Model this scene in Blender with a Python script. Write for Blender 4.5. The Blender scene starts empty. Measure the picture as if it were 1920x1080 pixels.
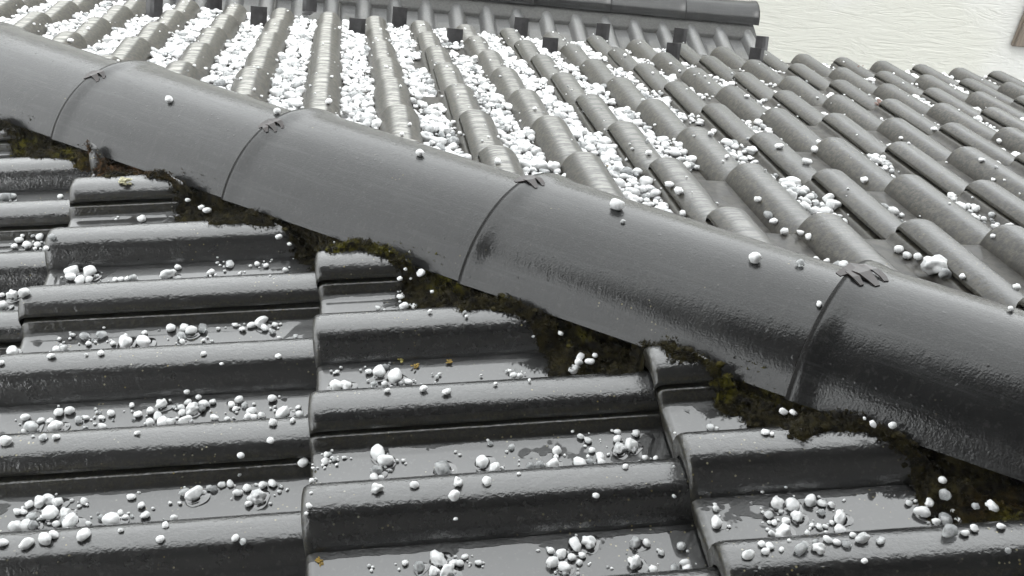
import bpy, bmesh, math, random
import numpy as np
from mathutils import Vector, Matrix, noise

rnd = random.Random(7)
rng = np.random.default_rng(7)
SC = bpy.context.scene
COL = SC.collection

# ------------------------------------------------------------------ camera
OFF = np.array([-8.5, 7.4, 2.0])
RM = np.array([[0.9848167471, -0.1120643719, 0.1325803573],
               [0.0481495665, -0.5574278879, -0.8288279489],
               [0.1667860721, 0.8226273314, -0.5435684685]])   # rows: right, down, forward
F_PX = 2105.47
CAM = np.array([8.8818621, -9.0287220, 2.7760722]) + OFF
cam_d = bpy.data.cameras.new('camera')
cam = bpy.data.objects.new('camera', cam_d)
COL.objects.link(cam)
cam_d.sensor_width = 36.0
cam_d.lens = F_PX / 1920 * 36.0
cam_d.clip_start = 0.05
cam_d.clip_end = 500
m = Matrix.Identity(4)
for i in range(3):
    m[i][0] = RM[0][i]; m[i][1] = -RM[1][i]; m[i][2] = -RM[2][i]; m[i][3] = CAM[i]
cam.matrix_world = m
SC.camera = cam

# ------------------------------------------------------------------ world: overcast daylight, one very soft sun
SUN_EL, SUN_AZ = math.radians(58), math.radians(200)
world = bpy.data.worlds.new('World')
SC.world = world
world.use_nodes = True
wn, wl = world.node_tree.nodes, world.node_tree.links
wn.clear()
sky = wn.new('ShaderNodeTexSky')
sky.sky_type = 'NISHITA'
sky.sun_disc = False
sky.sun_elevation = SUN_EL
sky.sun_rotation = SUN_AZ
sky.dust_density = 4.0
sky.air_density = 1.0
hsv = wn.new('ShaderNodeHueSaturation')
hsv.inputs['Saturation'].default_value = 0.06
bg = wn.new('ShaderNodeBackground')
bg.inputs['Strength'].default_value = 0.15
wo = wn.new('ShaderNodeOutputWorld')
wl.new(sky.outputs[0], hsv.inputs['Color'])
# thick rain cloud over the clear-sky model
wtc = wn.new('ShaderNodeTexCoord')
wno = wn.new('ShaderNodeTexNoise'); wno.inputs['Scale'].default_value = 2.2; wno.inputs['Detail'].default_value = 5
wmr = wn.new('ShaderNodeMapRange'); wmr.inputs['From Min'].default_value = 0.3; wmr.inputs['From Max'].default_value = 0.7
wmr.inputs['To Min'].default_value = 7.4; wmr.inputs['To Max'].default_value = 10.2
wcc = wn.new('ShaderNodeCombineColor')
wmx = wn.new('ShaderNodeMix'); wmx.data_type = 'RGBA'; wmx.inputs['Factor'].default_value = 0.85
wl.new(wtc.outputs['Generated'], wno.inputs['Vector']); wl.new(wno.outputs['Fac'], wmr.inputs['Value'])
for i_, tint in enumerate((0.972, 1.0, 1.004)):
    wm_ = wn.new('ShaderNodeMath'); wm_.operation = 'MULTIPLY'; wm_.inputs[1].default_value = tint
    wl.new(wmr.outputs[0], wm_.inputs[0]); wl.new(wm_.outputs[0], wcc.inputs[i_])
wl.new(hsv.outputs[0], wmx.inputs['A']); wl.new(wcc.outputs[0], wmx.inputs['B'])
wl.new(wmx.outputs['Result'], bg.inputs['Color'])
wl.new(bg.outputs[0], wo.inputs['Surface'])

sd = bpy.data.lights.new('sun', 'SUN')
sd.energy = 0.5
sd.angle = math.radians(40)
sd.color = (1.0, 0.985, 0.96)
so = bpy.data.objects.new('sun', sd)
COL.objects.link(so)
sdir = Vector((math.sin(SUN_AZ) * math.cos(SUN_EL), math.cos(SUN_AZ) * math.cos(SUN_EL), math.sin(SUN_EL)))
so.rotation_euler = sdir.to_track_quat('Z', 'Y').to_euler()
so.location = (0, 0, 8)
SC.view_settings.view_transform = 'Standard'
SC.view_settings.look = 'None'
SC.view_settings.gamma = 1.0
SC.view_settings.exposure = 1.4
SC.view_settings.use_curve_mapping = False
SC.cycles.max_bounces = 8
SC.cycles.transmission_bounces = 4
SC.cycles.use_denoising = True

# ------------------------------------------------------------------ geometry of the roof (metres)
S = 0.15                      # spacing of the rolls
HR, WR = 0.036, 0.042         # roll height, half width
PA, PB = 0.21498, 0.25475     # pitches
TA, TB = math.tan(PA), math.tan(PB)
LA, LB = 0.38262, 0.32738     # course lengths
RA, RB = 0.0362, 0.0332       # lift of a tile's lower end over the course below
UA, VA = 8.3212995, -7.4581876
UB, VB = 9.463585, -7.9057305
dA = np.array([math.cos(PA), 0, math.sin(PA)]); nA = np.array([-math.sin(PA), 0, math.cos(PA)])
uB = np.array([0, -math.cos(PB), math.sin(PB)]); nB = np.array([0, math.sin(PB), math.cos(PB)])
h = np.array([1, -TA / TB, TA]); h /= np.linalg.norm(h)          # up along the hip
wA = np.cross(h, [0, 0, 1.0]); wA /= np.linalg.norm(wA)
if wA[1] > 0: wA = -wA                                           # horizontal, towards the near slope
nH = np.cross(h, wA)
if nH[2] < 0: nH = -nH
P0 = np.array([8.5, -8.5 * TA / TB, 8.5 * TA])

def project(P):
    d = (np.asarray(P) - CAM) @ RM.T
    z = d[..., 2]
    return 960 + F_PX * d[..., 0] / z, 540 + F_PX * d[..., 1] / z, z

def ray(px, py):
    return np.array([(px - 960) / F_PX, (py - 540) / F_PX, 1.0]) @ RM

def sm(a, b, x):
    t = np.clip((x - a) / (b - a), 0, 1)
    return t * t * (3 - 2 * t)

def roll_shape(t):
    """height of a roll, t = |distance from its middle|"""
    a = np.clip(1 - (np.abs(t) / WR) ** 2.7, 0, 1) ** 0.80
    return HR * a

def tile_height(w):
    """cross-section of the laid tiles at w (0 = middle of the joint roll, + = right looking up the slope), pan = 0"""
    w = (w + 0.06) % 0.30 - 0.06
    z = roll_shape(w)
    z = np.maximum(z, roll_shape(w - S))
    z = np.where((w > 0.0315) & (w < 0.075), 0.0125 * (1 - sm(0.0365, 0.0475, w)), z)
    return z

# near-slope frame: w = -y ; far-slope frame: w = -x
def near_uw(P):
    Q = P - OFF
    return Q @ dA, -(Q[..., 1] - VA)
def far_uw(P):
    Q = P - OFF
    return Q @ uB, -(Q[..., 0] - UB)
FU0 = -(VB)                                    # u of the far slope at course front k: u = -(VB + k LB)
def near_z(u, w):
    c = np.floor((u - UA) / LA)
    return tile_height(w) - HR + RA * (1 - (u - UA - c * LA) / LA)
def far_z(u, w):
    c = np.floor((u + VB) / LB)
    return tile_height(w) - HR + RB * (1 - (u + VB - c * LB) / LB)
def near_point(u, w, lift=0.0):
    z = near_z(u, w) + lift
    return OFF + u * dA + np.array([0, VA - w, 0]) + nA * z
def far_point(u, w, lift=0.0):
    z = far_z(u, w) + lift
    return OFF + u * uB + np.array([UB - w, 0, 0]) + nB * z
def cap_q(t): return -0.006 + 0.050 * t                # the caps wander a little off the hip line
def CAP_ZC(t): return -0.074 - 0.009 * t
def side(P):
    """signed plan distance from the hip, + on the near slope"""
    Q = P - OFF
    return (Q - P0)[..., 0] * wA[0] + (Q - P0)[..., 1] * wA[1]

# ------------------------------------------------------------------ helpers
def setp(o, label=None, cat=None, group=None, kind=None):
    if label: o['label'] = label
    if cat: o['category'] = cat
    if group: o['group'] = group
    if kind: o['kind'] = kind
    return o
def link(name, data, parent=None, mw=None):
    o = bpy.data.objects.new(name, data)
    COL.objects.link(o)
    if parent: o.parent = parent
    if mw is not None: o.matrix_world = mw
    return o
def mesh(name, V, Fs, mat=None, smooth=True):
    me = bpy.data.meshes.new(name)
    me.from_pydata([tuple(map(float, v)) for v in V], [], [tuple(map(int, f)) for f in Fs])
    me.update()
    if mat: me.materials.append(mat)
    if smooth:
        me.polygons.foreach_set('use_smooth', [True] * len(me.polygons))
    return me
def frame(origin, ax, ay, az):
    M = Matrix.Identity(4)
    for i in range(3):
        M[i][0], M[i][1], M[i][2], M[i][3] = ax[i], ay[i], az[i], origin[i]
    return M
def sharp(me, deg=40):
    bm = bmesh.new(); bm.from_mesh(me)
    for e in bm.edges:
        if len(e.link_faces) == 2 and e.calc_face_angle(0) > math.radians(deg): e.smooth = False
    bm.to_mesh(me); bm.free()

# ------------------------------------------------------------------ materials
class N:
    def __init__(s, name):
        s.m = bpy.data.materials.new(name); s.m.use_nodes = True
        s.t = s.m.node_tree; s.t.nodes.clear()
        s.out = s.n('ShaderNodeOutputMaterial')
        s.b = s.n('ShaderNodeBsdfPrincipled')
        s.l(s.b.outputs[0], s.out.inputs['Surface'])
    def n(s, typ, **kw):
        x = s.t.nodes.new(typ)
        for k, v in kw.items(): setattr(x, k, v)
        return x
    def l(s, a, b): s.t.links.new(a, b)
    def put(s, sock, v):
        if hasattr(v, 'links') or hasattr(v, 'is_output'): s.l(v, sock)
        else: sock.default_value = v
    def math(s, op, a, b=0.0, c=None, clamp=False):
        x = s.n('ShaderNodeMath', operation=op, use_clamp=clamp)
        s.put(x.inputs[0], a); s.put(x.inputs[1], b)
        if c is not None: s.put(x.inputs[2], c)
        return x.outputs[0]
    def rng(s, v, a, b, c=0.0, d=1.0, smooth=True):
        x = s.n('ShaderNodeMapRange')
        if smooth: x.interpolation_type = 'SMOOTHSTEP'
        s.put(x.inputs['Value'], v)
        x.inputs['From Min'].default_value = a; x.inputs['From Max'].default_value = b
        x.inputs['To Min'].default_value = c; x.inputs['To Max'].default_value = d
        return x.outputs[0]
    def noise(s, vec, scale, detail=3.0, rough=0.55, dist=0.0):
        x = s.n('ShaderNodeTexNoise')
        x.inputs['Scale'].default_value = scale; x.inputs['Detail'].default_value = detail
        x.inputs['Roughness'].default_value = rough; x.inputs['Distortion'].default_value = dist
        s.l(vec, x.inputs['Vector'])
        return x.outputs['Fac']
    def voro(s, vec, scale, rand=1.0):
        x = s.n('ShaderNodeTexVoronoi')
        x.inputs['Scale'].default_value = scale; x.inputs['Randomness'].default_value = rand
        s.l(vec, x.inputs['Vector'])
        return x
    def mix(s, f, a, b):
        x = s.n('ShaderNodeMix', data_type='RGBA')
        s.put(x.inputs['Factor'], f); s.put(x.inputs['A'], a); s.put(x.inputs['B'], b)
        return x.outputs['Result']
    def scalev(s, vec, v):
        x = s.n('ShaderNodeMapping')
        x.inputs['Scale'].default_value = v
        s.l(vec, x.inputs['Vector'])
        return x.outputs[0]
    def bump(s, hgt, strength, dist, normal=None):
        x = s.n('ShaderNodeBump')
        s.put(x.inputs['Strength'], strength)
        x.inputs['Distance'].default_value = dist
        s.l(hgt, x.inputs['Height'])
        if normal is not None: s.l(normal, x.inputs['Normal'])
        return x.outputs[0]
    def P(s, **kw):
        for k, v in kw.items(): s.put(s.b.inputs[k.replace('_', ' ')], v)

CAP_LAP = 0.446
def tile_material(name, far=False, stain=0.0, cap=False, base=0.012, low=False):
    k = N(name)
    geo = k.n('ShaderNodeNewGeometry'); tc = k.n('ShaderNodeTexCoord')
    pos, obj = geo.outputs['Position'], tc.outputs['Object']
    sep = k.n('ShaderNodeSeparateXYZ'); k.l(obj, sep.inputs[0])
    oi = k.n('ShaderNodeObjectInfo')
    # colour of the concrete: anthracite, mottled, a little different from tile to tile
    n1 = k.noise(pos, 9, 5, 0.6); n2 = k.noise(pos, 160, 3, 0.6); n3 = k.noise(pos, 3.1, 3)
    dark = (base * 0.62, base * 0.63, base * 0.64, 1); lite = (base * 1.45, base * 1.45, base * 1.43, 1)
    f = k.math('ADD', k.math('MULTIPLY', n1, 0.55), k.math('MULTIPLY', oi.outputs['Random'], 0.4))
    col = k.mix(k.rng(f, 0.25, 0.85), dark, lite)
    col = k.mix(k.rng(n2, 0.55, 0.72, 0, 0.75), col, (base * 2.6, base * 2.6, base * 2.5, 1))
    # tiny specks of pale and ochre lichen, gathered in loose groups
    v = k.voro(pos, 210)
    spot = k.math('LESS_THAN', v.outputs['Distance'], 0.24)
    sc = k.n('ShaderNodeSeparateColor'); k.l(v.outputs['Color'], sc.inputs[0])
    rare = k.math('GREATER_THAN', sc.outputs[0], 0.84)
    patch = k.rng(k.noise(pos, 11, 3, 0.6), *((0.46, 0.64) if not cap else (0.60, 0.72)))
    lich = k.math('MULTIPLY', k.math('MULTIPLY', spot, rare), patch)
    lcol = k.mix(sc.outputs[1], (0.30, 0.29, 0.22, 1), (0.22, 0.17, 0.04, 1))
    col = k.mix(k.math('MULTIPLY', lich, 0.8), col, lcol)
    if not cap:
        # distance from the nearest roll
        x = k.math('ADD', sep.outputs[0], 0.075 + 1.5)
        d = k.math('ABSOLUTE', k.math('SUBTRACT', k.math('MODULO', x, S), 0.075))
        pan = k.rng(d, 0.036, 0.047)
    else:
        pan = None
    sfac = None
    if stain > 0:
        # olive-brown algae and lichen on the weather side of the rolls; ragged darker tone on their opposite side
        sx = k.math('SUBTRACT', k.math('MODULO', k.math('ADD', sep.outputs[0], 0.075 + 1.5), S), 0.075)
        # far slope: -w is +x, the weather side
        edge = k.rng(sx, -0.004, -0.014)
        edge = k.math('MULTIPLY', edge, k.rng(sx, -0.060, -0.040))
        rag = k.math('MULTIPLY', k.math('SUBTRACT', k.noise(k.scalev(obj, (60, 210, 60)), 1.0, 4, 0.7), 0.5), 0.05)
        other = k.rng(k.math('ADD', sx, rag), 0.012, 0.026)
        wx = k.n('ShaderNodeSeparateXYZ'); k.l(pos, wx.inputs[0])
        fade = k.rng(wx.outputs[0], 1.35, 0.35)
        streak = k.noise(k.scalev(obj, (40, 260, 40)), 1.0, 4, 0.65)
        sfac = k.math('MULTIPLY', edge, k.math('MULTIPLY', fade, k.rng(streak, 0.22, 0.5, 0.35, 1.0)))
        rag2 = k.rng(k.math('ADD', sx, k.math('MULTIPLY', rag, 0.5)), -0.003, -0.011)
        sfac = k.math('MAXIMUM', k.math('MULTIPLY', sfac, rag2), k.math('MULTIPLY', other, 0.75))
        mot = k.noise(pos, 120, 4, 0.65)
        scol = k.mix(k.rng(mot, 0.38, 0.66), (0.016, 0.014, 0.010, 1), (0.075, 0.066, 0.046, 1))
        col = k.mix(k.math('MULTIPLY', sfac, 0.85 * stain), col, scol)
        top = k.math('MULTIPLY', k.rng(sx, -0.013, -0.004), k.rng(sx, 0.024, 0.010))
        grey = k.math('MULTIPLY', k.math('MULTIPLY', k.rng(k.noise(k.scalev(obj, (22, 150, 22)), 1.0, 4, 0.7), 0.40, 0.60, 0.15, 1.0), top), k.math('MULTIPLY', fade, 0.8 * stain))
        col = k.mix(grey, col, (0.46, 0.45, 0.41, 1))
    if not cap:
        # grit, algae and moss caught along the open lower edge and the joint of each tile
        ed = k.math('MAXIMUM', k.rng(sep.outputs[1], 0.0095, 0.002), k.math('MULTIPLY', k.rng(sep.outputs[0], 0.026, 0.0305), 0.9))
        ed = k.math('MAXIMUM', ed, k.math('MULTIPLY', k.rng(sep.outputs[0], -0.252, -0.258), 0.8))
        en = k.noise(pos, 140, 4, 0.7)
        ed = k.math('MULTIPLY', ed, k.rng(en, 0.35, 0.6, 0.25, 1.0))
        ecol = k.mix(k.rng(k.noise(pos, 330, 3, 0.7), 0.4, 0.62), (0.006, 0.005, 0.004, 1), (0.028, 0.025, 0.012, 1))
        col = k.mix(k.math('MULTIPLY', ed, 0.9), col, ecol)
    if cap:
        ly = sep.outputs[1]
        # rain-washed runs down the flanks and dull lengthwise wear on the crown
        run = k.noise(k.scalev(obj, (9, 70, 9)), 1.0, 4, 0.6, 0.5)
        col = k.mix(k.math('MULTIPLY', k.rng(run, 0.52, 0.68), 0.18), col, (0.034, 0.033, 0.029, 1))
        wear = k.noise(k.scalev(obj, (80, 4, 80)), 1.0, 4, 0.7)
        col = k.mix(k.math('MULTIPLY', k.rng(wear, 0.50, 0.66), 0.5), col, (0.030, 0.031, 0.031, 1))
        gr = k.math('MULTIPLY', k.rng(k.noise(pos, 5.5, 3, 0.6), 0.52, 0.66), k.rng(k.noise(pos, 230, 3, 0.7), 0.56, 0.64))
        col = k.mix(k.math('MULTIPLY', gr, 0.8), col, (0.004, 0.0035, 0.003, 1))
        lap0 = k.rng(ly, 0.0075, 0.0045)  # dark line at the laps: contact shadow painted in together with dirt
        lap = k.math('MAXIMUM', lap0, k.math('MULTIPLY', k.math('GREATER_THAN', ly, 0.4), k.rng(k.math('ABSOLUTE', k.math('SUBTRACT', ly, CAP_LAP)), 0.006, 0.001)))
        col = k.mix(k.math('MULTIPLY', lap, k.rng(k.noise(pos, 60, 3), 0.3, 0.6, 0.5, 1.0)), col, (0.004, 0.0035, 0.003, 1))
    if far:
        dn = k.noise(pos, 45, 4, 0.6)
        pcol = k.mix(k.rng(dn, 0.35, 0.65), (0.014, 0.012, 0.010, 1), (0.050, 0.046, 0.038, 1))
        col = k.mix(k.math('MULTIPLY', k.rng(d, 0.034, 0.046), 0.85), col, pcol)
    k.P(Base_Color=col, Roughness=0.45 if not far else 0.5)
    k.b.inputs['Specular IOR Level'].default_value = 0.25 if not cap else 0.08
    # water film: the coat carries it
    if cap:
        grain = k.noise(pos, 420, 2, 0.5)
        rip = k.noise(k.scalev(obj, (60, 150, 60)), 1.0, 4, 0.6, 0.4)
        hgt = k.math('ADD', k.math('MULTIPLY', grain, 0.32), k.math('MULTIPLY', rip, 0.5))
        drops = k.math('MULTIPLY', k.rng(k.voro(pos, 60).outputs['Distance'], 0.17, 0.03), 0.45)
        hgt = k.math('ADD', hgt, drops)
        hgt = k.math('ADD', hgt, k.math('MULTIPLY', k.noise(k.scalev(obj, (140, 9, 140)), 1.0, 3, 0.6), 0.25))
        k.P(Coat_Weight=k.math('SUBTRACT', 0.8, k.math('MULTIPLY', lap0, 0.75)), Coat_Roughness=k.math('ADD', k.rng(k.noise(k.scalev(obj, (55, 5, 55)), 1.0, 4, 0.65), 0.35, 0.65, 0.06, 0.17), k.rng(k.noise(pos, 9, 3, 0.6), 0.4, 0.62, 0.0, 0.07)), Coat_IOR=1.5)
        nb = k.bump(hgt, 0.55, 0.0011)
        k.l(nb, k.b.inputs['Coat Normal']); k.l(k.bump(grain, 0.5, 0.001), k.b.inputs['Normal'])
    else:
        grain = k.noise(pos, 330, 2, 0.55)
        rip = k.noise(k.scalev(obj, (95, 60, 60)), 1.0, 4, 0.6, 0.6)
        rough_h = k.math('ADD', k.math('MULTIPLY', grain, 0.50), k.math('MULTIPLY', rip, 1.1))
        wet = k.noise(pos, 13, 4, 0.55, 0.3)
        pud = k.math('MULTIPLY', k.rng(wet, 0.37, 0.385), k.rng(d, 0.0435, 0.0455))
        sgn_x = k.math('SUBTRACT', k.math('MODULO', x, S), 0.075)
        wav = k.math('MULTIPLY', k.math('SUBTRACT', k.noise(pos, 22, 4, 0.6), 0.5), 0.016)
        shore = k.rng(k.math('ADD', sgn_x, wav), 0.0500, 0.0508)
        pud = k.math('MULTIPLY', pud, k.math('MAXIMUM', shore, k.math('LESS_THAN', sgn_x, 0.0)))
        # the lower end of each tile drains dry in places
        inv = k.math('SUBTRACT', 1.0, pud)
        hgt = k.math('ADD', k.math('MULTIPLY', rough_h, inv), k.math('MULTIPLY', pud, 1.1))
        hgt = k.math('ADD', hgt, k.math('MULTIPLY', k.math('MULTIPLY', k.noise(pos, 55, 2), pud), 0.03))
        k.P(Coat_IOR=1.78 if not far else 1.45, Coat_Weight=k.math('MULTIPLY', k.math('SUBTRACT', 1.0, k.math('MULTIPLY', ed, 0.7)), k.math('SUBTRACT', 1.0, k.math('MULTIPLY', k.math('MULTIPLY', inv, k.rng(d, 0.040, 0.046)), 0.75))) if not far else k.math('SUBTRACT', 0.75, k.math('MULTIPLY', k.math('MAXIMUM', k.rng(d, 0.034, 0.046), sfac), 0.62)), Coat_Roughness=k.math('ADD', 0.02, k.math('MULTIPLY', inv, 0.10 if not far else 0.14)))
        k.l(k.bump(hgt, 0.6, 0.0013), k.b.inputs['Coat Normal'])
        k.l(k.bump(k.math('MULTIPLY', rough_h, inv), 0.5, 0.001), k.b.inputs['Normal'])
    return k.m

M_NEAR = tile_material('wet_concrete_near', False, 0.0)
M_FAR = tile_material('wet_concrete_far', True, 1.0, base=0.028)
M_LOW = tile_material('wet_concrete_low', False, 0.0, base=0.055, low=True)
M_CAP = tile_material('wet_concrete_cap', False, 0.0, cap=True, base=0.010)

def simple(name, col, rough=0.6, var=0.3, scale=20, coat=0.0, metallic=0.0, bump=0.0):
    k = N(name)
    geo = k.n('ShaderNodeNewGeometry'); pos = geo.outputs['Position']
    n = k.noise(pos, scale, 4, 0.6)
    a = tuple(c * (1 - var) for c in col) + (1,); b = tuple(min(1, c * (1 + var)) for c in col) + (1,)
    k.P(Base_Color=k.mix(k.rng(n, 0.3, 0.7), a, b), Roughness=rough, Metallic=metallic, Coat_Weight=coat)
    if bump: k.l(k.bump(k.noise(pos, scale * 6, 4, 0.6), 0.6, bump), k.b.inputs['Normal'])
    return k.m

M_DECK = simple('roof_underlay', (0.02, 0.018, 0.016), 0.9)
M_MORTAR = simple('lichen_mortar', (0.10, 0.092, 0.066), 0.75, 0.6, 90, 0.2, bump=0.003)
M_STEEL = simple('black_coated_steel', (0.022, 0.021, 0.022), 0.35, 0.4, 60, 0.4)
M_RUST = simple('rusty_clip_metal', (0.013, 0.005, 0.004), 0.6, 0.5, 150, 0.5)
M_LEAF = simple('dead_leaf', (0.09, 0.035, 0.02), 0.6, 0.4, 200, 0.3)

def moss_mat():
    k = N('wet_moss'); geo = k.n('ShaderNodeNewGeometry'); pos = geo.outputs['Position']
    big = k.noise(pos, 7, 3, 0.6); fine = k.noise(pos, 90, 4, 0.65)
    c = k.mix(k.rng(fine, 0.35, 0.65), (0.003, 0.0022, 0.001, 1), (0.020, 0.016, 0.003, 1))
    c = k.mix(k.math('MULTIPLY', k.rng(big, 0.52, 0.66), k.rng(fine, 0.4, 0.6)), c, (0.085, 0.078, 0.004, 1))
    red = k.rng(k.noise(k.scalev(pos, (1, 1, 1)), 4.3, 2), 0.56, 0.68)
    c = k.mix(k.math('MULTIPLY', red, k.rng(fine, 0.35, 0.7, 0, 0.8)), c, (0.075, 0.030, 0.011, 1))
    ri = k.rng(geo.outputs['Random Per Island'], 0.0, 1.0, 0.55, 1.5, False)
    hs = k.n('ShaderNodeHueSaturation'); k.l(c, hs.inputs['Color']); k.l(ri, hs.inputs['Value'])
    k.P(Base_Color=hs.outputs[0], Roughness=0.85)
    k.b.inputs['Specular IOR Level'].default_value = 0.15
    return k.m
M_MOSS = moss_mat()

def hail_mat(name, clear=0.0):
    k = N(name); geo = k.n('ShaderNodeNewGeometry'); pos = geo.outputs['Position']
    oi = k.n('ShaderNodeObjectInfo')
    r = k.math('FRACT', k.math('ADD', geo.outputs['Random Per Island'], oi.outputs['Random']))
    n = k.noise(pos, 95, 3, 0.6)
    milky = k.math('ADD', k.rng(r, 0.0, 0.34, 0.1, 1.1), k.rng(n, 0.35, 0.65, -0.30, 0.20), clamp=True)
    c = k.mix(milky, (0.60, 0.615, 0.62, 1), (0.80, 0.803, 0.803, 1))
    k.P(Base_Color=c, Roughness=0.22, IOR=1.31, Transmission_Weight=k.rng(milky, 0.0, 1.0, 0.65, 0.0, False))
    k.b.inputs['Subsurface Weight'].default_value = 0.25
    k.b.inputs['Subsurface Radius'].default_value = (1, 1, 1)
    k.b.inputs['Subsurface Scale'].default_value = 0.004
    k.l(k.bump(k.noise(pos, 160, 2), 0.35, 0.002), k.b.inputs['Normal'])
    return k.m
M_HAIL = hail_mat('hail_ice')

# ------------------------------------------------------------------ the roof thing
ROOF_TILT = None
roof = link('tiled_roof', None)
setp(roof, 'wet dark grey hipped tile roof strewn with hailstones, filling most of the picture', 'roof', kind='thing')
roof.location = (0, 0, 0)

# ---- tile mesh -----------------------------------------------------
def tile_profile(n=15):
    """list of (w, z, kind) from the tile's left hidden edge to the open edge of its joint roll"""
    pts = []
    for w in (0.016, 0.026, 0.0335): pts.append((w - 0.30, 0.0125))
    for w in (0.0365, 0.0385, 0.0405, 0.0425, 0.0445, 0.0475): pts.append((w - 0.30, 0.0125 * (1 - float(sm(0.0365, 0.0475, w)))))
    pts += [(-0.238, -0.0003), (-0.222, -0.0005), (-0.207, -0.0004), (-S - WR - 0.006, 0.0)]
    t = np.linspace(-1, 1, 2 * n + 1)
    t = np.sign(t) * (1 - (1 - np.abs(t)) ** 1.7)
    for q in t: pts.append((-S + WR * q, float(roll_shape(WR * q)) + (0.0004 if abs(q) > .99 else 0)))
    pts += [(-S + WR + 0.006, 0.0), (-0.082, -0.0004), (-0.068, -0.0004), (-WR - 0.006, 0.0)]
    for q in t:
        w = WR * q
        if w > 0.0305: break
        pts.append((w, float(roll_shape(w))))
    z = float(roll_shape(0.031)); pts.append((0.031, z))
    pts += [(0.0317, z - 0.0008), (0.0319, z - 0.0055), (0.027, z - 0.006)]
    return pts

def tile_mesh(name, L, RAISE, mat, over=0.05, seg=4, wear=0.0):
    prof = tile_profile()
    n = len(prof)
    us = [(-0.000, -0.0085, 0.993), (0.0018, -0.0038, 0.998), (0.0055, -0.0011, 1.0), (0.011, 0.0, 1.0)]
    ys = list(np.linspace(0.02, L + over, seg + 1))
    V, Fs = [], []
    # front skirt, then the nosing, then the body
    depth = RAISE - 0.0035
    for w, z in prof: V.append((w, 0.0035, z - HR + RAISE - depth))
    for u, dz, s in us:
        for w, z in prof: V.append((w, u, z - HR + RAISE * (1 - u / L) + dz))
    for u in ys:
        for w, z in prof: V.append((w, u, z - HR + RAISE * (1 - u / L)))
    rows = 1 + len(us) + len(ys)
    for r in range(rows - 1):
        for i in range(n - 1):
            a = r * n + i
            Fs.append((a, a + 1, a + n + 1, a + n))
    me = mesh(name, V, Fs, mat)
    sharp(me, 50)
    return me

me_near = tile_mesh('near_tile', LA, RA, M_NEAR)
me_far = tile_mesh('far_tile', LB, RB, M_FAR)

def clip_copy(me, mw, point, normal):
    """cut off the part of the tile that lies on the +normal side of a vertical plane"""
    inv = mw.inverted()
    co = inv @ Vector(point); no = (inv.to_3x3() @ Vector(normal)).normalized()
    bm = bmesh.new(); bm.from_mesh(me)
    cut_ = bmesh.ops.bisect_plane(bm, geom=bm.verts[:] + bm.edges[:] + bm.faces[:], plane_co=co, plane_no=no, clear_outer=True)
    ce = [g for g in cut_['geom_cut'] if isinstance(g, bmesh.types.BMEdge)]
    if ce:                                                # the sawn face of the tile
        ex = bmesh.ops.extrude_edge_only(bm, edges=ce)
        for v in ex['geom']:
            if isinstance(v, bmesh.types.BMVert): v.co.z -= 0.030
        for e in ce: e.smooth = False
    if len(bm.faces) < 3:
        bm.free(); return None
    m2 = bpy.data.meshes.new(me.name + '_cut'); bm.to_mesh(m2); bm.free()
    for mt in me.materials: m2.materials.append(mt)
    m2.polygons.foreach_set('use_smooth', [True] * len(m2.polygons))
    return m2

def lay(slope, me, mw, cut, sgn, origin_pts):
    """sgn=+1: keep the near side of the hip"""
    pts = np.array(origin_pts)
    px, py, z = project(pts)
    if z.max() < 0.1: return None
    if z.min() > 0.1 and (px.max() < -260 or px.min() > 2180 or py.max() < -260 or py.min() > 1400): return None
    sd_ = side(pts) * sgn
    if sd_.max() < cut - 0.06: return None
    if sd_.min() < cut + 0.2:
        p = P0 + OFF + wA * (sgn * cut + cap_q(0))
        hh_ = h * [1, 1, 0]; hh_ = hh_ / np.linalg.norm(hh_)
        no_ = (wA - 0.0507 * hh_) * sgn
        me = clip_copy(me, mw, p, -no_)
        if me is None: return None
    o = link('roof_tile', me)
    o.parent = slope
    jit = Matrix.Translation((rnd.gauss(0, .0006), rnd.gauss(0, .0012), rnd.gauss(0, .0005))) @ Matrix.Rotation(rnd.gauss(0, .0022), 4, 'Z') @ Matrix.Rotation(rnd.gauss(0, .0018), 4, 'X')
    o.matrix_world = mw @ jit
    return o

def slope_deck(name, quad, label):
    me = mesh(name, quad, [(0, 1, 2, 3)], M_DECK, False)
    o = link(name, me, roof)
    o['label'] = label
    return o
def near_raw(u, w, z): return OFF + u * dA + np.array([0, VA - w, 0]) + nA * z
def far_raw(u, w, z): return OFF + u * uB + np.array([UB - w, 0, 0]) + nB * z

# decks sit 55 mm under the tops of the rolls
def hip_at(t, z=0.0): return P0 + OFF + h * t + nH * z
q = [hip_at(-3.6, -.06), hip_at(2.6, -.06), near_raw(UA + 3.9, 2.2, -.06), near_raw(UA - 2.2, 2.2, -.06)]
near_slope = slope_deck('roof_slope', q, 'nearer roof slope falling towards the left below the hip ridge')
eave_u = -(VB + 7 * LB) + 0.03
q = [hip_at(2.6, -.06), hip_at(-3.6, -.06), far_raw(eave_u, 3.2, -.06), far_raw(eave_u, -3.4, -.06)]
far_slope = slope_deck('roof_slope', q, 'farther roof slope falling away beyond the hip ridge, its left part thick with hail')

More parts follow.
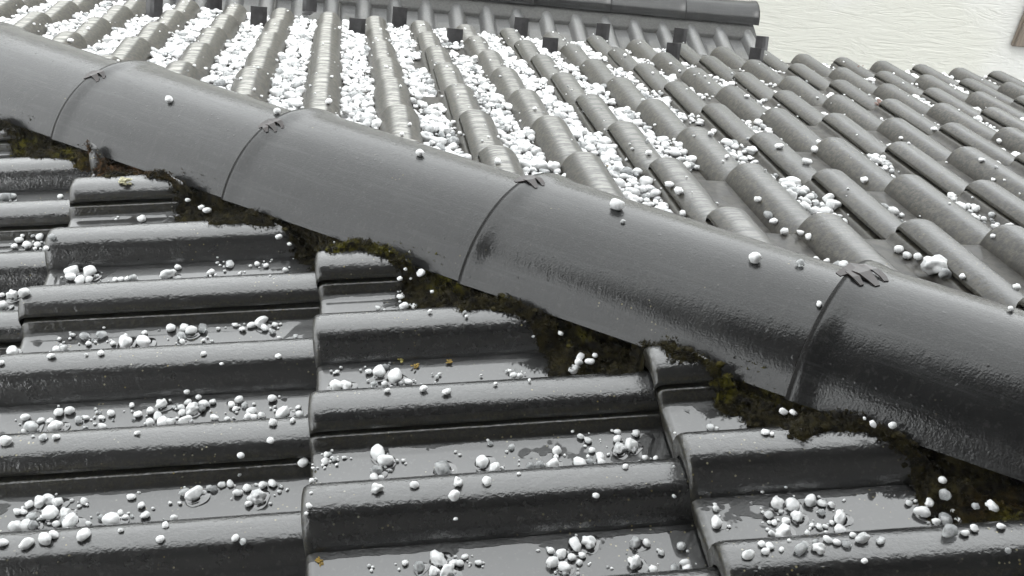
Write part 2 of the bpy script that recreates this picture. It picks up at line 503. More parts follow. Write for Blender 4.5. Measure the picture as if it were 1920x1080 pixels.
n_tiles = 0
for c in range(-5, 7):
    for j in range(-5, 8):
        u0 = UA + c * LA; w0 = 2 * j * S
        org = near_raw(u0, w0, 0)
        mw = frame(org, (0, -1, 0), dA, nA)
        pts = [near_raw(u0 + a, w0 + b, 0) for a in (0, LA + .05) for b in (-.27, .04)]
        if lay(near_slope, me_near, mw, 0.1475, 1, pts): n_tiles += 1
for kk in range(-6, 8):
    for j in range(-12, 12):
        u0 = -(VB + kk * LB); w0 = -2 * j * S
        mw = frame(far_raw(u0, w0, 0), (-1, 0, 0), uB, nB)
        pts = [far_raw(u0 + a, w0 + b, 0) for a in (0, LB + .05) for b in (-.27, .04)]
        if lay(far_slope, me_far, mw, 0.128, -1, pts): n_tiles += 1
print('tiles', n_tiles)

# ------------------------------------------------------------------ hip caps
CAP_L = 0.4480
CR0, CR1 = 0.1610, 0.1470
def cap_mesh(name, mat, r0=CR0, r1=CR1, L=CAP_L, over=0.05, thick=0.012, aA=1.13, aB=1.13, n=44, lift=0.0, seg=6):
    ang = np.linspace(-aB, aA, n + 1)
    V, Fs = [], []
    rings = []
    # inner front edge, nosing, body (local X = towards near side, Y = up the hip, Z = normal)
    prof_rows = [(0.006, -thick), (0.0, -thick), (0.0, -0.0025), (0.0008, -0.0008), (0.003, 0.0)]
    for y in [0.010, 0.018, 0.026, 0.034] + list(np.linspace(0.05, L + over, seg + 1)): prof_rows.append((y, 0.0))
    for y, dr in prof_rows:
        r = r0 + (r1 - r0) * y / L + dr + 0.0035 * (1 - float(sm(0.006, 0.034, y)))
        k0 = len(V)
        for a in ang: V.append((r * math.sin(a), y, r * math.cos(a)))
        rings.append(k0)
    for a_, b_ in zip(rings[:-1], rings[1:]):
        for i in range(n): Fs.append((a_ + i, a_ + i + 1, b_ + i + 1, b_ + i))
    # underside along both long edges
    m0 = len(V)
    for y in np.linspace(0.004, L + over, 5):
        r = r0 + (r1 - r0) * y / L
        for a in (-aB, aA):
            V.append((r * math.sin(a), y, r * math.cos(a)))
            V.append(((r - thick) * math.sin(a), y, (r - thick) * math.cos(a)))
    for i in range(4):
        b = m0 + i * 4
        Fs.append((b, b + 1, b + 5, b + 4)); Fs.append((b + 3, b + 2, b + 6, b + 7))
    me = mesh(name, V, Fs, mat)
    bm = bmesh.new(); bm.from_mesh(me)
    bmesh.ops.recalc_face_normals(bm, faces=bm.faces[:])
    # point outwards
    s = sum(f.normal.dot(Vector((f.calc_center_median().x, 0, f.calc_center_median().z))) for f in bm.faces)
    if s < 0: bmesh.ops.reverse_faces(bm, faces=bm.faces[:])
    bm.to_mesh(me); bm.free(); sharp(me, 45)
    return me
hip = link('hip_ridge', mesh('hip_board', [hip_at(-3.6, -.09) + wA * s * .02 + np.array([0, 0, zz]) for s in (-1, 1) for zz in (-.03, .02)] + [hip_at(2.6, -.09) + wA * s * .02 + np.array([0, 0, zz]) for s in (-1, 1) for zz in (-.03, .02)],
                        [(0, 1, 3, 2), (4, 6, 7, 5), (1, 5, 7, 3), (0, 2, 6, 4), (0, 4, 5, 1), (2, 3, 7, 6)], M_DECK, False), roof)
hip['label'] = 'broad rounded hip ridge crossing the picture from upper left to lower right'
me_cap = cap_mesh('hip_cap', M_CAP)
CAP_T = [-0.870, -0.424, 0.020, 0.445, 0.893, 1.342, 1.790]       # where each cap's lower end lies along the hip
def cap_axis(t): return wA * cap_q(t) + nH * CAP_ZC(t)
caps = []
for t in CAP_T:
    a = hip_at(t) + cap_axis(t); b = hip_at(t + CAP_L) + cap_axis(t + CAP_L)
    ay = (b - a) / np.linalg.norm(b - a); az = np.cross(wA, ay)
    if az[2] < 0: az = -az
    ax = np.cross(ay, az)
    if ax @ wA < 0: ax = -ax
    mw = frame(a, ax, ay, az)
    if np.linalg.det(np.array([ax, ay, az])) < 0: pass
    o = link('ridge_tile', me_cap, hip, mw)
    caps.append(mw)

# ------------------------------------------------------------------ roof beyond (lower, slope towards us) with its own ridge
PC = 0.235
cp = CAM + ray(1412, 48) * 5.8
RIDGE_Y, RIDGE_Z, VERGE_X = cp[1] + 0.0, cp[2] + 0.005, cp[0]
uC = np.array([0, math.cos(PC), math.sin(PC)]); nC = np.array([0, -math.sin(PC), math.cos(PC)])
low = link('lower_roof', None)
setp(low, 'lower grey tiled roof with a straight ridge behind the row of snow guards', 'roof', kind='thing')
low.location = (VERGE_X, RIDGE_Y, RIDGE_Z)
def low_raw(u, w, z): return np.array([VERGE_X + w, RIDGE_Y, RIDGE_Z]) + u * uC + nC * z
me = mesh('deck', [low_raw(.05, .0, -.07), low_raw(.05, -4.6, -.07), low_raw(-1.6, -4.6, -.07), low_raw(-1.6, 0, -.07)], [(0, 1, 2, 3)], M_DECK, False)
low_slope = link('roof_slope', me); low_slope.parent = low; low_slope.matrix_parent_inverse = Matrix.Translation(-low.location)
me_low = tile_mesh('low_tile', LB, RB, M_LOW, over=0.05)
bpy.context.view_layer.update()
for j in range(0, 15):
    for c in range(0, 4):
        u0 = -LB * (c + 1) - 0.03; w0 = -2 * j * S - 0.045
        mw = frame(low_raw(u0, w0, 0), (1, 0, 0), uC, nC)
        px, py, z = project(np.array([low_raw(u0 + LB, w0, 0), low_raw(u0 + LB, w0 - .3, 0)]))
        if px.max() < -200: continue
        o = link('roof_tile', me_low); o.parent = low_slope
        o.matrix_parent_inverse = low_slope.matrix_world.inverted(); o.matrix_world = mw
# ridge caps of the lower roof
me_rc = cap_mesh('low_ridge_cap', M_CAP, r0=0.098, r1=0.090, L=0.39, over=0.05, aA=1.45, aB=1.45, n=24, seg=2)
low_ridge = link('straight_ridge', mesh('ridge_board', [(VERGE_X - 4.5, RIDGE_Y + .02, RIDGE_Z - .06), (VERGE_X - .01, RIDGE_Y + .02, RIDGE_Z - .06), (VERGE_X - .01, RIDGE_Y + .1, RIDGE_Z - .06), (VERGE_X - 4.5, RIDGE_Y + .1, RIDGE_Z - .06)], [(0, 1, 2, 3)], M_DECK, False), None)
low_ridge.parent = low; low_ridge.matrix_parent_inverse = Matrix.Translation(-low.location)
bpy.context.view_layer.update()
for i in range(0, 12):
    x0 = VERGE_X + 0.015 - 0.39 * i
    # lower (open) end faces +x at the verge
    mw = frame((x0, RIDGE_Y + 0.060, RIDGE_Z + 0.000), (0, 1, 0), (-1, 0, 0), (0, 0, 1))
    o = link('ridge_tile', me_rc); o.parent = low_ridge
    o.matrix_parent_inverse = low_ridge.matrix_world.inverted(); o.matrix_world = mw
# mortar bed under the ridge caps, filling the pans
V, Fs = [], []
nw = 220
for i in range(nw + 1):
    w = -4.4 * i / nw - 0.004
    e = 0.004 * noise.noise(Vector((w * 25, 3, 1)))
    for u, z in ((0.03, 0.006), (-0.05, 0.002 + e), (-0.105 + e, -0.006 + e * .5), (-0.112 + e, -0.012), (-0.113 + e, -HR - .02)):
        V.append(low_raw(u, w, z))
for i in range(nw):
    for j in range(4):
        a = i * 5 + j; Fs.append((a, a + 5, a + 6, a + 1))
bed = link('mortar_bed', mesh('low_bed', V, Fs, simple('dark_mortar', (0.032, 0.032, 0.03), 0.8, 0.35, 90, 0.0, bump=0.002)))
bed.parent = low_ridge; bed.matrix_parent_inverse = low_ridge.matrix_world.inverted()

# ------------------------------------------------------------------ neighbour's rendered wall with shutter, and the yard
def box(bm, x0, x1, y0, y1, z0, z1):
    r = bmesh.ops.create_cube(bm, size=1)
    bmesh.ops.scale(bm, vec=(x1 - x0, y1 - y0, z1 - z0), verts=r['verts'])
    bmesh.ops.translate(bm, vec=((x0 + x1) / 2, (y0 + y1) / 2, (z0 + z1) / 2), verts=r['verts'])
    return r['verts']
def boxobj(name, b, mat, parent=None, bevel=0.0):
    bm = bmesh.new(); box(bm, *b)
    if bevel: bmesh.ops.bevel(bm, geom=bm.edges[:], offset=bevel, segments=2, affect='EDGES')
    me = bpy.data.meshes.new(name); bm.to_mesh(me); bm.free(); me.materials.append(mat)
    return link(name, me, parent)
def wall_mat():
    k = N('cream_trowelled_render'); geo = k.n('ShaderNodeNewGeometry'); pos = geo.outputs['Position']
    n = k.noise(pos, 0.8, 3)
    c = k.mix(k.rng(n, 0.42, 0.58), (0.445, 0.445, 0.405, 1), (0.475, 0.475, 0.455, 1))
    st = k.noise(k.scalev(pos, (5.5, 1, 22)), 1.0, 3, 0.5, 1.6)
    st2 = k.noise(k.scalev(pos, (2.2, 1, 12)), 1.0, 3, 0.55, 2.0)
    ridge = k.math('SUBTRACT', 1.0, k.math('MULTIPLY', k.math('ABSOLUTE', k.math('SUBTRACT', st2, 0.5)), 6.0), clamp=True)
    hgt = k.math('ADD', k.math('MULTIPLY', st, 0.6), k.math('MULTIPLY', ridge, 0.45))
    hgt = k.math('ADD', hgt, k.math('MULTIPLY', k.noise(pos, 160, 3), 0.05))
    k.P(Base_Color=c, Roughness=0.8)
    k.l(k.bump(hgt, 0.6, 0.008), k.b.inputs['Normal'])
    return k.m
WY = CAM[1] + 8.0
house = link('neighbour_house', None)
setp(house, 'pale cream rendered house wall behind the lower roof, brown shutter at its edge', 'house', kind='thing')
house.location = (6, WY, 0)
def child(name, b, mat, bevel=0.0, parent=house, sub=None):
    o = boxobj(name, b, mat, None, bevel); o.parent = parent
    o.matrix_parent_inverse = parent.matrix_world.inverted(); return o
bpy.context.view_layer.update()
WTOP = 5.1
child('wall', (-14, 18, WY, WY + 0.3, 0, WTOP), wall_mat())
k_ = ray(1893, 83); sp = CAM + k_ * ((WY - CAM[1]) / k_[1])
M_WOOD = N('brown_boards'); g = M_WOOD.n('ShaderNodeNewGeometry')
c_ = M_WOOD.mix(M_WOOD.rng(M_WOOD.noise(M_WOOD.scalev(g.outputs['Position'], (60, 60, 3)), 1, 4), .3, .7), (0.09, 0.07, 0.05, 1), (0.15, 0.12, 0.09, 1))
M_WOOD.P(Base_Color=c_, Roughness=0.6); M_WOOD = M_WOOD.m
sh = child('shutter', (sp[0], sp[0] + 0.62, WY - 0.045, WY - 0.012, sp[2], sp[2] + 1.25), M_WOOD, 0.003)
bpy.context.view_layer.update()
for i in range(5):
    o = child('board', (sp[0] + 0.012 + i * 0.12, sp[0] + 0.122 + i * 0.12, WY - 0.062, WY - 0.045, sp[2] + .012, sp[2] + 1.238), M_WOOD, 0.002, parent=sh)
child('window_frame', (sp[0] + 0.66, sp[0] + 1.8, WY - 0.03, WY - 0.004, sp[2] + .02, sp[2] + 1.23), simple('white_frame', (.7, .7, .68), .4, .05), 0.004)

gme = mesh('ground', [(-200, -200, 0), (200, -200, 0), (200, 200, 0), (-200, 200, 0)], [(0, 1, 2, 3)], simple('wet_paving', (0.16, 0.155, 0.145), 0.45, 0.3, 3, 0.3), False)
setp(link('ground', gme), 'wet grey yard far below the roofs', None, None, 'structure')

# the house the picture is taken from: wall and overhanging eave behind and above the camera (seen mirrored in the wet tiles)
M_SOFFIT = simple('dark_soffit_boards', (0.045, 0.035, 0.028), 0.7, 0.3, 8)
M_OWNWALL = simple('grey_house_wall', (0.16, 0.155, 0.15), 0.85, 0.1, 4)
setp(boxobj('eave', (-2.0, 6.5, -7.0, -0.48, 6.30, 6.42), M_SOFFIT), 'dark boarded eave overhanging above the viewpoint', kind='structure')
setp(boxobj('house_wall', (-1.4, 6.0, -2.75, -2.45, 2.6, 6.295), M_OWNWALL), 'grey wall of the house behind the viewpoint', kind='structure')

# ------------------------------------------------------------------ snow guards on the far slope
def guard():
    root = link('snow_guard', None)
    bm = bmesh.new()
    # upright plate, slightly dished, folded foot
    wd, ht, th = 0.050, 0.074, 0.003
    for sx in range(4):
        x0 = -wd / 2 + wd * sx / 4; x1 = x0 + wd / 4
        y = lambda x: 0.004 * (1 - (x / (wd / 2)) ** 2)
        vs = [bm.verts.new(p) for p in ((x0, y(x0), 0), (x1, y(x1), 0), (x1, y(x1) - .004, ht), (x0, y(x0) - .004, ht), (x0, y(x0) + th, 0), (x1, y(x1) + th, 0), (x1, y(x1) - .004 + th, ht), (x0, y(x0) - .004 + th, ht))]
        for f in ((0, 1, 2, 3), (5, 4, 7, 6), (3, 2, 6, 7), (1, 0, 4, 5), (0, 3, 7, 4), (2, 1, 5, 6)): bm.faces.new([vs[i] for i in f])
    bmesh.ops.remove_doubles(bm, verts=bm.verts, dist=1e-5)
    me = bpy.data.meshes.new('plate'); bm.to_mesh(me); bm.free(); me.materials.append(M_STEEL)
    p = link('plate', me, root)
    bm = bmesh.new(); box(bm, -.015, .015, .004, .12, -.001, .002)
    me = bpy.data.meshes.new('strap'); bm.to_mesh(me); bm.free(); me.materials.append(M_STEEL)
    link('strap', me, root)
    bm = bmesh.new()
    vs = [bm.verts.new(p) for p in ((-.002, -.001, .001), (.002, -.001, .001), (.002, -.035, .001), (-.002, -.035, .001), (-.002, -.004, .05), (.002, -.004, .05))]
    for f in ((0, 3, 4), (1, 5, 2), (0, 4, 5, 1), (3, 2, 5, 4), (0, 1, 2, 3)): bm.faces.new([vs[i] for i in f])
    me = bpy.data.meshes.new('brace'); bm.to_mesh(me); bm.free(); me.materials.append(M_STEEL)
    link('brace', me, root)
    return root
def far_hit(px, py, z=-HR + 0.02):
    d = ray(px, py); o = CAM - OFF
    # plane nB . P = z
    t = (z - nB @ o) / (nB @ d)
    P = CAM + d * t
    return far_uw(P)
G1 = [(289, 35), (485, 53), (680, 73), (877, 92), (1060, 108), (1228, 116), (1398, 128)]
G2 = [(402, 19), (580, 28), (765, 53), (942, 68), (1096, 80), (1262, 92), (1425, 107)]
names1 = ['leftmost', 'second from left', 'third from left', 'middle one', 'third from right', 'second from right', 'rightmost']
gp = None
for row, (pts, what) in enumerate(((G1, 'nearer'), (G2, 'farther'))):
    for i, (px, py) in enumerate(pts):
        u, w = far_hit(px, py)
        # in a pan between two rolls
        wc_ = (math.floor(w / S) + 0.5) * S
        w = wc_ + max(-.012, min(.012, w - wc_))
        if gp is None: r_ = gp = guard()
        else:
            r_ = gp.copy(); COL.objects.link(r_)
            for ch in gp.children:
                c2 = ch.copy(); COL.objects.link(c2); c2.parent = r_
        P = far_point(u, w, 0.001)
        r_.matrix_world = frame(P, (-1, 0, 0), uB, nB) @ Matrix.Rotation(rnd.gauss(0, .05), 4, 'Z') @ Matrix.Rotation(rnd.gauss(0.0, .05), 4, 'X')
        setp(r_, 'black metal snow guard plate, %s in the %s row at the far eave' % (names1[i], what), 'snow guard', 'snow guards standing at the far eave')

# ------------------------------------------------------------------ torn metal clips over the hip joints
def cap_surface(t, a, lift=0.0):
    """point on the cap surface at hip position t and angle a from the top (+ = near side)"""
    i = max([j for j, s in enumerate(CAP_T) if s <= t] or [0])
    y = t - CAP_T[i]; r = CR0 - (CR0 - CR1) * y / CAP_L + 0.0035 * (1 - float(sm(0.006, 0.034, y))) + lift
    v = caps[i] @ Vector((r * math.sin(a), y, r * math.cos(a)))
    return np.array(v)
def clip_for(i, seed, scale=1.0):
    rr = random.Random(seed)
    a0 = CLIP_A[i]
    t0 = CAP_T[i]
    V, Fs = [], []
    def strip(pts, wid, th=0.0016):
        """ragged ribbon in (t offset, arc metres, lift) space"""
        base = len(V)
        for j, (dt, ds, lf) in enumerate(pts):
            if j < len(pts) - 1: nx = (pts[j + 1][0] - dt, pts[j + 1][1] - ds)
            else: nx = (dt - pts[j - 1][0], ds - pts[j - 1][1])
            L = math.hypot(*nx) or 1; px_, py_ = -nx[1] / L, nx[0] / L
            wj = wid[j] * 1.7 * scale / 2 * (1 + rr.uniform(-.2, .2))
            for sgn in (-1, 1):
                tt = t0 + (dt * scale + px_ * wj * sgn); aa = a0 + (ds * scale + py_ * wj * sgn) / 0.157
                p = cap_surface(max(tt, t0 + 0.0005), aa, lf * scale * .6)
                if tt < t0: p = p + h * (tt - t0)
                V.append(p)
                p2 = cap_surface(max(tt, t0 + 0.0005), aa, lf * scale * .6 - th)
                if tt < t0: p2 = p2 + h * (tt - t0)
                V.append(p2)
        for j in range(len(pts) - 1):
            b = base + j * 4
            Fs.extend([(b, b + 2, b + 6, b + 4), (b + 1, b + 5, b + 7, b + 3), (b, b + 4, b + 5, b + 1), (b + 2, b + 3, b + 7, b + 6)])
        b = base; Fs.append((b, b + 1, b + 3, b + 2)); b = base + (len(pts) - 1) * 4; Fs.append((b, b + 2, b + 3, b + 1))
    strip([(-.006, .016, .001), (.0, .006, .004), (.006, -.004, .006), (.012, -.013, .005), (.016, -.024, .003)], [.004, .010, .013, .010, .006])
    strip([(.006, -.002, .005), (.018, -.001, .008), (.030, .004, .004), (.038, .010, .002)], [.010, .009, .006, .003])
    strip([(.012, -.012, .005), (.024, -.016, .009), (.036, -.012, .005), (.042, -.006, .002)], [.008, .007, .005, .003])
    if seed % 2: strip([(.004, .004, .004), (.014, .013, .006), (.024, .020, .003)], [.009, .006, .003])
    o = link('ridge_clip', mesh('clip', V, Fs, M_RUST, False), hip)
    return o
CLIP_A = {2: 0.32, 3: 0.28, 4: 0.02, 5: 0.0}

# ------------------------------------------------------------------ moss and mortar along the hip
def band(name, sgn, q0, q1, mat, t_range, step, thick, seed, zfun, qn=10, edge_amp=0.5, drop=0.0):
    V, Fs = [], []
    low_ = near_raw if sgn > 0 else far_raw
    ts = np.arange(t_range[0], t_range[1], step)
    for t in ts:
        p = hip_at(t)
        if sgn > 0:
            sh_ = cap_q(t)
            hq = float(tile_height(near_uw(p + wA * (0.15 + sh_))[1]))
            q1_ = q1 + 0.034 * (1 - hq / HR)
        else: q1_, sh_ = q1, -cap_q(t)
        e = 1 + edge_amp * (noise.noise(Vector((t * 9, seed, 0))) + 0.6 * noise.noise(Vector((t * 31, seed, 2))))
        for j in range(qn + 1):
            f = j / qn
            q = sh_ + q0 + (q1_ - q0) * e * f
            P = p + wA * sgn * q
            if sgn > 0: u, w = near_uw(P); z = near_z(u, w)
            else: u, w = far_uw(P); z = far_z(u, w)
            lump = 0.55 + 0.45 * noise.noise(Vector((P[0] * 60, P[1] * 60, seed))) + 0.3 * noise.noise(Vector((P[0] * 170, P[1] * 170, seed)))
            th = zfun(f) * lump * thick
            zz = z + th - 0.003
            dq = abs(q - sh_)
            if dq < 0.152:                                  # stay under the caps
                Pz = low_(u, w, zz); arc = math.sqrt(max(0.0, 0.148 ** 2 - min(dq, .1475) ** 2)) + CAP_ZC(t) - 0.006
                zz = min(zz, zz + arc - float((Pz - hip_at(t)) @ nH))
            if f == 1: zz = z - 0.006
            V.append(low_(u, w, zz))
    n = qn + 1
    for i in range(len(ts) - 1):
        for j in range(qn): 
            a = i * n + j; Fs.append((a, a + 1, a + n + 1, a + n))
    return mesh(name, V, Fs, mat), np.array(V)
mm, mv = band('moss_bed', 1, 0.118, 0.169, M_MOSS, (-1.1, 2.2), 0.004, 0.034, 3.0, lambda f: (1 - f ** 2), 16, 0.6)
moss = setp(link('moss', mm), 'dark green and brown moss packed under the near edge of the hip ridge', None, None, 'stuff')
# tufts
def tufts(pts, count, size, seed, band_n):
    r = random.Random(seed); V, Fs = [], []
    for _ in range(count):
        i = r.randrange(len(pts)); p = pts[i] + np.array([r.gauss(0, .003), r.gauss(0, .003), 0])
        s = size * r.uniform(.5, 1.5)
        for b in range(3):
            a = r.uniform(0, 6.283); lean = r.uniform(.3, 1.2)
            d = np.array([math.cos(a) * lean, math.sin(a) * lean, r.uniform(.1, .8)]); d /= np.linalg.norm(d)
            sdv = np.array([-math.sin(a), math.cos(a), 0]) * s * 0.22
            k0 = len(V); tip = p + d * s
            V += [p - sdv, p + sdv, tip]; Fs.append((k0, k0 + 1, k0 + 2))
    return V, Fs
vis = mv[(np.arange(len(mv)) % 17 < 16)]
V, Fs = tufts(vis, 70000, 0.0030, 5, 14)
rb = random.Random(77)
for _ in range(1500):
    p = vis[rb.randrange(len(vis))]; r_ = rb.uniform(.002, .0055)
    t_ = bmesh.new(); bmesh.ops.create_icosphere(t_, subdivisions=1, radius=r_)
    k0 = len(V); V += [p + np.array(v.co[:]) * [1, 1, .7] * rb.uniform(.8, 1.2) for v in t_.verts]
    Fs += [tuple(k0 + v.index for v in f.verts) for f in t_.faces]; t_.free()
bm = bmesh.new(); bm.from_mesh(mm)
vv = [bm.verts.new(v) for v in V]
for f in Fs: bm.faces.new([vv[i] for i in f])
bm.to_mesh(mm); bm.free()

mb, _ = band('mortar_bead', -1, 0.120, 0.157, M_MORTAR, (-1.1, 2.2), 0.005, 0.014, 8.0, lambda f: math.sqrt(max(0, 1 - f * f)), 8, 0.18)
bead = link('mortar_bead', mb, hip)
for i in range(2, 6): clip_for(i, 10 + i, 0.72 if i < 5 else 1.0)

# ------------------------------------------------------------------ hail
def stone_mesh(seed, sub=2, jag=0.0, sq=(1, 1, 1)):
    bm = bmesh.new(); bmesh.ops.create_icosphere(bm, subdivisions=sub, radius=1)
    r = random.Random(seed); o = Vector((r.uniform(0, 99), r.uniform(0, 99), r.uniform(0, 99)))
    facets = [(Vector((r.gauss(0, 1), r.gauss(0, 1), r.gauss(0, 1))).normalized(), r.uniform(.58, .86)) for _ in range(r.choice((1, 2, 3, 4)))]
    for v in bm.verts:
        p = v.co.normalized()
        k = 1 + 0.24 * noise.noise(p * 1.1 + o) + 0.13 * noise.noise(p * 2.3 + o) + 0.05 * noise.noise(p * 5 + o)
        if jag: k += jag * noise.noise(p * 1.7 + o * 2)
        for fn, fd in facets:
            e_ = p.dot(fn) * k
            if e_ > fd: k *= 1 - (1 - fd / e_) * 0.85
        v.co = Vector((p.x * sq[0], p.y * sq[1], p.z * sq[2])) * k
    me = bpy.data.meshes.new('hailstone'); bm.to_mesh(me); bm.free()
    me.polygons.foreach_set('use_smooth', [True] * len(me.polygons))
    me.materials.append(M_HAIL)
    return me
SHAPES = [('round', stone_mesh(i, 3, 0.0, (1, 1, .88))) for i in range(4)] + \
         [('egg-shaped', stone_mesh(20 + i, 3, 0.06, (1.25, .88, .80))) for i in range(4)] + \
         [('jagged', stone_mesh(40 + i, 3, 0.55, (1.1, .92, .82))) for i in range(5)]

def near_hit(px, py):
    """where the line of sight meets the tiles of the near slope"""
    d = ray(px, py); o = CAM - OFF
    z = -HR + 0.01
    for t in np.arange((0.05 - nA @ o) / (nA @ d), (-0.045 - nA @ o) / (nA @ d), 0.0012):
        P = CAM + d * t; u, w = near_uw(P)
        if (nA @ (P - OFF)) <= near_z(u, w): return P, u, w, t
    return None
def far_hit2(px, py):
    d = ray(px, py); o = CAM - OFF
    for t in np.arange((0.05 - nB @ o) / (nB @ d), (-0.045 - nB @ o) / (nB @ d), 0.002):
        P = CAM + d * t; u, w = far_uw(P)
        if (nB @ (P - OFF)) <= far_z(u, w): return P, u, w, t
    return None

HAIL_NEAR = """37 448 8;43 441 5;53 457 9;77 443 8;72 457 7;28 460 6;67 466 5;88 464 6;100 442 8;63 443 5;12 370 12;24 367 8;115 372 6;267 408 9;218 411 3;
358 390 6;383 403 6;393 416 8;137 505 13;170 507 14;135 517 10;158 523 5;167 531 8;152 533 10;183 517 5;217 528 6;228 527 6;240 523 6;250 523 8;317 518 13;
335 500 7;397 508 8;405 517 4;433 493 9;408 492 4;422 507 4;450 517 4;483 493 6;500 497 6;470 498 4;507 517 3;537 505 6;528 460 7;575 460 6;548 475 5;510 487 3;
5 552 6;25 551 11;47 545 11;5 573 12;25 667 11;3 678 7;112 634 5;138 627 6;162 628 10;193 625 10;167 643 6;237 627 5;272 622 6;237 653 14;272 645 14;213 642 6;
107 657 8;122 663 9;98 665 8;190 660 7;163 664 5;322 612 10;347 612 10;360 618 11;380 614 10;342 627 10;343 640 6;382 637 5;410 615 5;398 645 5;442 608 6;455 615 7;
472 607 8;493 600 12;497 613 8;517 607 7;512 620 6;525 633 5;555 633 6;383 662 6;417 682 5;523 667 6;508 825 8;453 853 8;570 865 10;617 850 6;610 862 6;628 860 6;
50 780 9;62 797 13;112 770 10;132 767 10;95 788 7;108 795 12;103 810 12;83 818 8;107 818 7;48 813 6;13 823 11;78 787 7;63 817 4;148 785 8;163 782 6;193 808 8;163 800 3;
258 810 6;182 772 4;192 782 6;210 772 8;248 758 6;260 775 8;283 768 9;297 778 10;283 789 9;307 755 11;307 803 12;320 793 10;348 785 11;358 798 8;328 762 5;340 762 7;
352 735 6;373 743 7;362 763 12;343 772 8;383 755 10;400 752 7;380 763 9;353 752 7;403 782 8;427 785 6;435 757 8;450 747 9;442 765 6;460 758 7;472 768 10;467 788 8;
477 788 8;493 785 8;513 790 9;530 772 14;512 745 9;560 763 6;562 783 8;550 787 6;57 943 9;35 957 8;45 958 7;80 937 13;93 933 12;110 937 11;98 957 15;62 965 10;123 960 11;
128 975 12;82 968 7;50 982 12;32 995 14;8 1015 10;53 1015 12;65 997 12;88 1007 13;107 980 8;133 992 16;160 998 13;103 1000 10;160 937 8;150 948 5;135 937 5;190 968 7;
212 977 16;227 960 6;237 968 7;228 992 6;167 980 6;248 930 8;267 945 8;273 963 9;288 953 4;327 973 7;312 982 7;320 942 5;338 942 5;347 920 10;365 922 15;383 922 6;
393 913 7;402 915 8;417 907 8;433 905 8;447 922 9;465 912 9;485 927 15;467 942 8;493 907 9;512 905 9;525 921 5;540 917 4;303 1008 9;442 1007 8;457 1015 7;588 877 4;
585 900 6;584 923 4;580 947 6;575 963 5;763 520 5;792 527 9;753 539 6;752 555 8;773 540 3;813 563 5;757 573 8;760 583 9;778 578 7;807 582 5;872 585 5;875 592 5;710 578 6;
692 695 7;712 693 13;723 687 8;742 702 15;703 718 8;722 723 7;727 730 6;742 725 5;753 725 6;767 722 8;795 727 8;820 705 5;633 695 5;632 732 12;650 735 11;838 732 9;930 718 5;
963 710 8;975 712 7;957 695 5;993 712 4;1088 685 9;1073 698 13;1087 702 10;1107 698 9;1145 688 5;1053 642 6;1117 682 6;1002 650 4;613 850 7;610 863 7;627 860 5;647 857 5;
710 845 15;723 858 14;745 863 5;757 863 5;707 880 11;702 895 9;715 897 6;707 912 11;723 875 4;778 908 9;830 897 17;840 883 9;860 900 11;905 862 14;927 890 11;913 900 10;
852 925 12;855 972 5;863 852 4;920 830 6;960 837 7;973 887 5;995 882 10;1013 882 10;1037 875 12;1013 868 5;1045 843 10;1043 855 6;1087 867 13;1107 862 8;1127 853 10;1110 842 7;
1128 870 9;1090 817 8;1103 823 8;1158 808 7;1157 820 9;1160 837 13;1182 832 13;1193 810 9;1173 873 7;1118 928 7;760 1053 7;787 1060 11;822 1043 16;813 1068 11;840 1068 16;
850 1053 9;862 1053 9;872 1042 7;898 1053 7;693 1060 5;1033 1030 8;1053 1035 11;1078 1017 14;1105 1012 14;1037 1050 13;1058 1060 12;1092 1038 8;1073 1043 9;1087 1053 7;
1060 1073 8;1140 1062 4;1192 1013 12;1192 1050 14;1185 832 12;1209 856 7;1229 864 6;1266 834 4;1263 875 4;1333 809 9;1343 807 6;1435 809 8;1447 812 6;1467 789 8;1486 791 8;
1496 778 6;1526 785 7;1502 806 5;1457 766 6;1634 813 8;1669 815 9;1618 803 4;1759 864 6;1763 917 9;1869 895 12;1808 899 6;1897 919 9;1913 929 10;1909 956 7;1343 952 8;
1343 976 12;1367 986 5;1264 931 5;1455 942 13;1486 942 14;1520 935 13;1541 941 9;1559 944 8;1441 962 10;1465 958 6;1496 966 12;1473 974 9;1541 958 8;1575 966 14;1469 997 16;
1451 978 7;1447 999 7;1535 986 7;1547 986 6;1522 984 6;1551 1009 9;1575 1001 11;1616 1005 12;1569 1015 8;1598 1001 7;1587 1017 10;1514 999 6;1528 1013 6;1480 1013 5;
1504 1025 14;1535 1023 12;1427 1017 8;1443 1021 9;1435 1032 9;1465 1029 6;1404 1037 11;1651 1011 9;1559 978 6;1728 956 13;1742 942 11;1767 944 12;1787 958 8;1771 968 13;
1795 972 8;1779 992 16;1808 997 9;1826 988 9;1824 966 8;1856 978 11;1848 964 6;1877 984 9;1704 942 7;1755 988 9;1213 1015 9;1278 1021 10;1266 1062 9;1284 1052 10;1288 1066 9;
1225 1078 10;1241 1035 7;1889 1031 7;1620 1050 7;1424 1064 4"""
stones = []          # dict(P, r, shape, cell, where)
def add_stone(P, n, r, where, cell, shape=None, sink=0.25, flat=1.0):
    si = shape if shape is not None else rnd.choices(range(13), [3] * 4 + [2.2] * 4 + [1.6] * 5)[0]
    stones.append(dict(P=np.array(P) + n * r * (1 - sink) * .86, r=r, s=si, where=where, cell=cell, rot=(rnd.uniform(-.5, .5), rnd.uniform(-.5, .5), rnd.uniform(0, 6.28)), n=n))
placed_near = []
